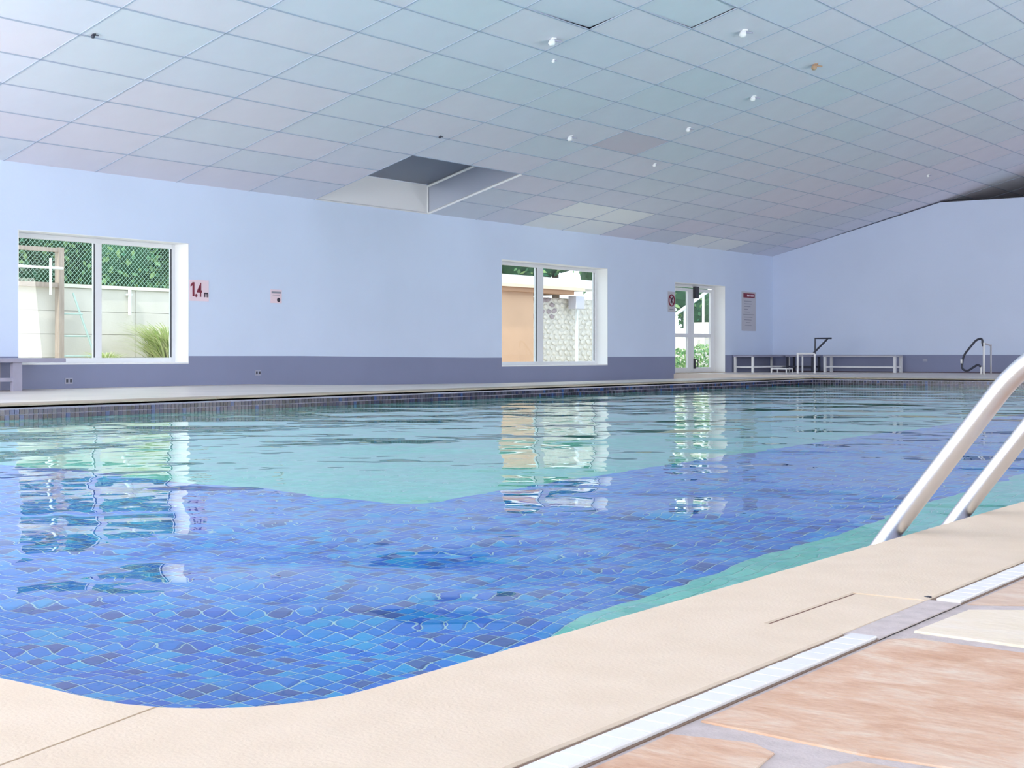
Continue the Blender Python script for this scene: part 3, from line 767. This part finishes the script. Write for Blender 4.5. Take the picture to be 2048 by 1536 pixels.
s2 = MB().box((X1, 15.66, 1.25), (X1 + .006, 15.90, 1.46)).build('wall_notice', M['plate_pink']); tag(s2, 'tiny faded notice alone on the wall between depth sign and middle window', 'sign')
MB().box((X1 + .006, 15.68, 1.40), (X1 + .008, 15.88, 1.43)).box((X1 + .006, 15.70, 1.37), (X1 + .008, 15.86, 1.38)).build('print', M['ink'], s2)
MB().tube([(X1 + .006, 15.83, 1.30), (X1 + .009, 15.83, 1.30)], .035, 10).build('symbol', M['black'], s2)
s3 = MB().box((X1, 28.03, 1.40), (X1 + .006, 28.355, 1.86)).build('prohibition_sign', M['plate']); tag(s3, 'narrow sign with a dark red prohibition ring beside the door', 'sign')
ringpts = [(X1 + .009, 28.19 + .125 * math.cos(a * PI / 12), 1.66 + .125 * math.sin(a * PI / 12)) for a in range(25)]
MB().tube(ringpts, .017, 6).build('ring', M['red'], s3); MB().tube([(X1 + .009, 28.10, 1.75), (X1 + .009, 28.28, 1.57)], .012, 6).build('slash', M['red'], s3)
MB().tube([(X1 + .009, 28.16, 1.60), (X1 + .009, 28.19, 1.68), (X1 + .009, 28.23, 1.72)], .02, 6).build('figure', M['black'], s3)
MB().box((X1 + .006, 28.10, 1.45), (X1 + .008, 28.28, 1.47)).build('print', M['ink'], s3)
s4 = MB().box((X1, 31.68, 1.02), (X1 + .008, 32.45, 1.99)).build('rules_notice', M['plate']); tag(s4, 'tall grey notice with dark red header and text lines beside the corner', 'sign')
MB().box((X1 + .008, 31.76, 1.84), (X1 + .010, 32.38, 1.95)).build('header', M['red'], s4)
for kk in range(5): MB().box((X1 + .010, 31.96 + kk * .075, 1.87), (X1 + .012, 31.96 + kk * .075 + .045, 1.92)).build('header_print', M['plate_pink'], s4)
for kk, (w0, w1) in enumerate(((31.80, 32.2), (31.80, 32.22), (31.80, 32.15), (31.82, 32.0), (31.8, 32.1), (31.76, 32.36), (31.8, 32.25), (31.8, 32.2), (31.9, 32.15), (31.85, 32.2))):
    MB().box((X1 + .008, w0, 1.745 - kk * .066), (X1 + .010, w1, 1.760 - kk * .066)).build('text_line', M['ink'], s4)
def socket(name, label, y, z, m=None):
    o = MB().box((XW + .004, y - .06, z - .04), (XW + .014, y + .06, z + .04)).build(name, M['socket']); tag(o, label, 'socket')
    for q in (-.03, .03): MB().box((XW + .014, y + q - .015, z - .02), (XW + .018, y + q + .015, z + .022)).build('outlet', M['dark_metal'], o)
socket('wall_socket', 'double dark wall socket in the dado below the first window', 11.93, .10)
socket('wall_socket', 'small wall socket in the dado right of the depth sign', 15.39, .17)
o = MB().box((-12.03, YF - .016, .27), (-11.92, YF - .004, .33)).build('wall_socket', M['socket']); tag(o, 'small wall socket in the dado of the end wall', 'socket')

# ------------------------------------------------------------------ ceiling fittings
FIT = [(-10.188, 14.968, 1.25, 'w', 'white ceiling fitting beside the lifted panel corner'),
       (-8.762, 17.474, 1.35, 'w', 'bright white ceiling fitting beside the panel with the open joint'),
       (-8.866, 20.035, 1.2, 'o', 'brownish ceiling fitting, the only rusty one'),
       (-10.04, 20.351, 1.1, 'w', 'white ceiling fitting directly below the rusty one in view'),
       (-12.389, 18.691, 1.1, 'w', 'round white ceiling fitting nearest the skylight well'),
       (-11.334, 20.598, 1.0, 'w', 'white ceiling fitting next to the pinkish panel, on its ridge side'),
       (-12.675, 21.802, .8, 'w', 'small white ceiling fitting beyond the pinkish panel'),
       (-10.608, 15.597, .6, 'w', 'tiny white ceiling fitting just below the one by the lifted corner'),
       (-10.742, 30.175, .8, 'w', 'small white ceiling fitting farthest away near the end wall'),
       (-12.476, 9.647, .6, 'd', 'small dark ceiling fitting in the near left part of the ceiling'),
       (-13.185, 16.404, .5, 'd', 'tiny dark ceiling fitting just above the skylight well')]
M['rust'] = plain('rusty_fitting', (.45, .30, .20), .7)
for x, y, s, kind, lab in FIT:
    e = empty('ceiling_fitting', (x, y, zc(x)), lab, 'ceiling fitting', 'small fittings on the ceiling')
    mm = {'w': M['white'], 'o': M['rust'], 'd': M['dark_metal']}[kind]; z = zc(x)
    rx, ry = cosr * s, sinr * s
    MB().tube([(x, y, z + .004), (x, y, z - .010 * s)], [.035 * s, .03 * s], 12).build('base', mm, e)
    MB().tube([(x, y, z - .008 * s), (x + .02 * rx, y + .02 * ry, z - .022 * s), (x + .085 * rx, y + .085 * ry, z - .030 * s)], [.012 * s, .013 * s, .009 * s], 8).build('arm', M['socket'] if kind == 'w' else mm, e)  # tail reaching to the right in view, grey on the white fittings
    MB().tube([(x, y, z - .008 * s), (x - .012 * rx, y - .012 * ry, z - .03 * s), (x - .02 * rx, y - .02 * ry, z - .055 * s), (x - .02 * rx, y - .02 * ry, z - .075 * s)], [.020 * s, .034 * s, .036 * s, .020 * s], 14).build('lamp_head', mm, e, smooth=True)

# ------------------------------------------------------------------ outside
gr = MB(); gr.poly([(-70, -20, -.02), (XW - T, -20, -.02), (XW - T, 80, -.02), (-70, 80, -.02)]); tag(gr.build('ground', M['ground']), 'pale ground outside the windows', kind='structure')
# retaining wall made of panels
rt = empty('retaining_wall', (-20.6, 18, 0), 'pale concrete retaining wall outside the first window', 'wall', kind='thing')
yy = 9.0
while yy < 24:
    wdt = 1.55
    for z0 in (0, .4, .8, 1.2):
        MB().box((-20.9, yy + .006, z0), (-20.5, yy + wdt - .006, z0 + .392)).build('wall_panel', M['concrete'], rt)
    yy += wdt
MB().box((-20.88, 9, 0), (-20.52, yy, 1.6)).build('wall_core', M['concrete'], rt)
MB().box((-20.95, 9, 1.60), (-20.46, yy, 1.66)).build('wall_cap', M['concrete_lt'], rt)
fe = empty('chain_link_fence', (-20.7, 18, 1.66), 'green chain-link fence standing on the retaining wall', 'fence')
fm = MB(); step = .085; y0_, y1_, z0_, z1_ = 12.0, 22.0, 1.68, 3.5; Hh = z1_ - z0_; rw_ = .0028
k = 0; yv = y0_ - Hh
while yv < y1_:
    for sgn in (1, -1):
        a = (yv, z0_) if sgn > 0 else (yv, z1_); b = (yv + Hh, z1_) if sgn > 0 else (yv + Hh, z0_)
        (ya_, za_), (yb_, zb_) = a, b
        if ya_ < y0_: za_ += (y0_ - ya_) * sgn; ya_ = y0_
        if yb_ > y1_: zb_ -= (yb_ - y1_) * sgn; yb_ = y1_
        if yb_ - ya_ > .02: fm.tube([(-20.7, ya_, za_), (-20.7, yb_, zb_)], rw_, 3, cap=False)
    yv += step
o = fm.build('wire_mesh', M['wire'], fe); o['kind'] = 'stuff'
for yp in (13.2, 17.9, 20.4): MB().tube([(-20.72, yp, 1.66), (-20.72, yp, 3.5)], .025, 8).build('post', M['pipe'], fe)
wp = empty('timber_post_frame', (-20.35, 15.0, 0), 'brown timber post with a crossbar outside the first window', 'post')
MB().box((-20.40, 14.97, 0), (-20.28, 15.07, 2.26)).build('post', M['wood'], wp)
MB().box((-20.38, 12.5, 2.18), (-20.30, 15.07, 2.25)).build('crossbar', M['wood'], wp)
MB().box((-20.38, 12.5, 1.58), (-20.30, 14.97, 1.66)).build('crossbar', M['wood'], wp)
pp = empty('white_pipe_rail', (-20.2, 14.7, 0), 'white pipe rail with upright beside the brown post outside', 'rail')
MB().tube([(-20.22, 12.5, 1.90), (-20.22, 15.0, 1.90)], .022, 8).build('crossbar', M['pipe'], pp)
MB().tube([(-20.2, 14.74, 1.45), (-20.2, 14.74, 2.06)], .022, 8).build('upright', M['pipe'], pp)
la = empty('leaning_brace', (-20.2, 15.5, 0), 'grey green leaning ladder-like brace with two rungs against the retaining wall', 'brace')
MB().tube([(-20.3, 15.26, 1.50), (-20.15, 15.78, .0)], .018, 6).build('leg', M['pipe_teal'], la)
for z_, e_ in ((1.14, 15.42), (.76, 15.58), (.42, 15.68)): MB().tube([(-20.3, 15.07, z_), (-20.25, e_, z_)], .014, 6).build('rung', M['pipe_teal'], la)
dp = empty('hanging_pipe', (-20.4, 16.58, 1.15), 'short pale pipe hanging on the retaining wall above the grasses', 'pipe')
MB().tube([(-20.44, 16.58, 1.15), (-20.44, 16.58, 1.62)], .03, 8).build('pipe', M['pipe'], dp); MB().box((-20.5, 16.53, 1.5), (-20.42, 16.63, 1.53)).build('bracket', M['pipe'], dp)

def blades(name, cx, cyy, R, Hh, n, mat, label, w=.018, cat='grass clump', group=None):
    e = empty(name, (cx, cyy, 0), label, cat, group); mb = MB()
    for _ in range(n):
        a = random.uniform(0, 2 * PI); r0 = R * .35 * random.random(); L = Hh * random.uniform(.6, 1.1); out = R * random.uniform(.2, 1)
        bx, by = cx + r0 * math.cos(a), cyy + r0 * math.sin(a); px, py = -math.sin(a) * w, math.cos(a) * w; prev = None
        for k in range(5):
            t = k / 4; x = bx + math.cos(a) * out * t * t; y = by + math.sin(a) * out * t * t; z = L * (t * 1.5 - .7 * t * t) * .95; ww = 1 - t * .85
            cur = [(x - px * ww, y - py * ww, z), (x + px * ww, y + py * ww, z)]
            if prev: mb.poly([prev[0], prev[1], cur[1], cur[0]])
            prev = cur
    o = mb.build('blades', mat, e); o['kind'] = 'stuff'; return e
blades('grass_clump', -19.35, 16.6, .95, 1.2, 1100, M['leaf_y'], 'tall pale yellow green ornamental grass at the foot of the retaining wall, larger clump')
blades('grass_clump', -19.35, 15.2, .42, .6, 400, M['leaf_y'], 'lower pale grass clump left of the tall one outside the first window')
blades('grass_clump', -19.6, 14.15, .3, .22, 120, M['leaf_y'], 'small pale grass tuft left of the brown post outside')
def leaves(mb, cx, cyy, cz, rx, ry, rz, n, s):
    for _ in range(n):
        u, v = random.uniform(-1, 1), random.uniform(0, 2 * PI); q = math.sqrt(1 - u * u); rr = random.uniform(.72, 1.06)
        p = Vector((cx + rx * rr * q * math.cos(v), cyy + ry * rr * q * math.sin(v), cz + rz * rr * u))
        a = Vector((random.gauss(0, 1), random.gauss(0, 1), random.gauss(0, 1))).normalized(); b = a.orthogonal().normalized(); k = s * random.uniform(.6, 1.3)
        mb.poly([p - a * k, p - b * k * .5, p + a * k, p + b * k * .5])
def tree(x, y, h_, r_, label, n=2200, ls=.11, name='broadleaf_tree', cz=None):
    e = empty(name, (x, y, 0), label, 'tree', 'trees outside the long wall')
    MB().tube([(x, y, 0), (x + .1, y, h_ * .35), (x - .05, y + .1, h_ * .8)], [.16, .13, .06], 8).build('trunk', M['bark'], e, smooth=True)
    core = MB(); lv = MB(); rnd = random.Random(int(x * 31 + y * 17))
    me = bpy.data.meshes.new('crown'); bm = bmesh.new()
    for k in range(7):
        a = rnd.uniform(0, 6.28); d_ = r_ * rnd.uniform(.15, .6); c = (x + d_ * math.cos(a), y + d_ * math.sin(a) * 1.2, (cz or h_ * .62) + rnd.uniform(-.35, .35) * r_)
        q = r_ * rnd.uniform(.45, .7)
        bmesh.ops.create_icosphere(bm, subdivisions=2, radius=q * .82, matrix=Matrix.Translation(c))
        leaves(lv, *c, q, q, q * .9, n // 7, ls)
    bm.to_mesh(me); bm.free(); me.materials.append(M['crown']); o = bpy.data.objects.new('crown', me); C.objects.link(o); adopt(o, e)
    o = lv.build('leaves', M['leaf'], e); o['kind'] = 'stuff'
TL = ['dense dark green tree behind the fence, first from the left', 'bushy green tree behind the fence, second from the left', 'tree behind the fence above the window mullion', 'broad green tree behind the fence right of the mullion',
      'tree behind the fence above the ornamental grass', 'green tree beyond the right edge of the first window', 'leafy tree farther along behind the fence', 'tree beside the brown outbuilding',
      'tree behind the brown outbuilding roof', 'tall tree beyond the outbuilding, seen as a green strip', 'green tree behind the rubble bank', 'tree behind the outside stair, nearer one', 'tree behind the outside stair, farther one']
for k, yy in enumerate((14.6, 16.3, 17.9, 19.6, 21.2, 23.2, 26.5, 29.8)):
    tree(-24.2 - (k % 2) * 3.6 - (3.2 if k > 5 else 0), yy, 5.2, 1.9, TL[k], 3600, .075, cz=2.7)
for k, yy in enumerate((36.3, 40.4, 44.4)): tree(-27.5, yy, 7, 2.3, TL[8 + k], 1400, cz=4.4)
for k, (x, y) in enumerate(((-23.0, 43.5), (-24.5, 48))): tree(x, y, 5, 1.9, TL[11 + k], 1500, cz=2.6)

# brown outbuilding with overhanging cream roof edge, outside the second window
ob = empty('outbuilding', (-21.5, 28, 0), 'brown rendered outbuilding with cream roof edge outside the middle window', 'building')
MB().box((-24.0, 25.8, 0), (-20.5, 29.22, 1.98)).build('wall', M['brown'], ob)
MB().box((-24.2, 25.6, 1.98), (-20.35, 30.85, 2.09)).build('fascia', M['brown_dark'], ob)
MB().box((-24.3, 25.5, 2.09), (-20.30, 31.3, 2.17)).build('roof_edge', M['coping'], ob)
MB().box((-24.3, 25.5, 2.17), (-20.50, 33.2, 2.40)).build('parapet', M['white'], ob)
# rubble bank of pale stones right of the outbuilding
rb = empty('rubble_bank', (-21.2, 31.2, 0), 'pale rubble stone bank outside the middle window', 'stone wall')
MB().box((-21.9, 29.25, 0), (-20.75, 33.0, 1.9)).build('bank', M['stone'], rb)
n_ = 0
for i in range(19):
    for j in range(14):
        y_ = 29.30 + i * .27 + (j % 2) * .13 + random.uniform(-.03, .03); z_ = .07 + j * .135
        if y_ > 32.9: continue
        z_ += random.uniform(-.025, .025); s_ = random.uniform(.08, .14); bm = bmesh.new(); bmesh.ops.create_icosphere(bm, subdivisions=1, radius=1)
        for v in bm.verts: v.co = Vector((v.co.x * .035, v.co.y * s_ * 1.15, v.co.z * .072)) * random.uniform(.8, 1.12)
        me = bpy.data.meshes.new('stone'); bm.to_mesh(me); bm.free()
        me.materials.append(M['stone_d'] if (z_ > 1.25 and y_ < 30.6 and random.random() < .6) else M['stone'])
        o = bpy.data.objects.new('stone', me); C.objects.link(o); o.location = (-20.74, y_, z_); o.rotation_euler = (random.uniform(-.3, .3), 0, 0); adopt(o, rb)
cb = MB().box((-20.6, 30.95, 1.62), (-20.35, 31.35, 1.95)).build('meter_box', M['plate'], None, bevel=.01); tag(cb, 'pale grey meter box on a post above the rubble bank', 'box')
MB().box((-20.50, 31.12, 0), (-20.44, 31.18, 1.62)).build('post', M['pipe'], cb)
# stair with white handrail outside the door
so = empty('outside_stair', (-19.2, 35.5, 0), 'white outside stair with sloping handrail seen through the door', 'stair')
for k in range(8):
    MB().box((-20.2, 33.8 + k * .42, 0), (-19.0, 33.8 + (k + 1) * .42, .17 * (k + 1))).build('tread', M['concrete'], so)
MB().tube([(-19.0, 33.4, 1.37), (-19.0, 37.0, 2.72)], .045, 8).build('handrail', M['white'], so)
for yb2 in (34.3, 35.35, 36.2): MB().tube([(-19.0, yb2, .2), (-19.0, yb2, 1.37 + (yb2 - 33.4) * .375)], .035, 8).build('baluster', M['white'], so)
MB().box((-21.6, 33.0, 0), (-21.3, 42, 1.05)).build('side_wall', M['white'], so)
bs = empty('leafy_bush', (-18.2, 34.0, 0), 'green leafy bush at the foot of the outside stair', 'bush')
for c in ((-18.2, 33.7, .35, .42), (-18.0, 34.6, .30, .36), (-18.4, 32.9, .28, .34)):
    lv = MB(); leaves(lv, c[0], c[1], c[2], c[3], c[3], c[3] * .9, 420, .055); o = lv.build('leaves', M['leaf_g'], bs); o['kind'] = 'stuff'
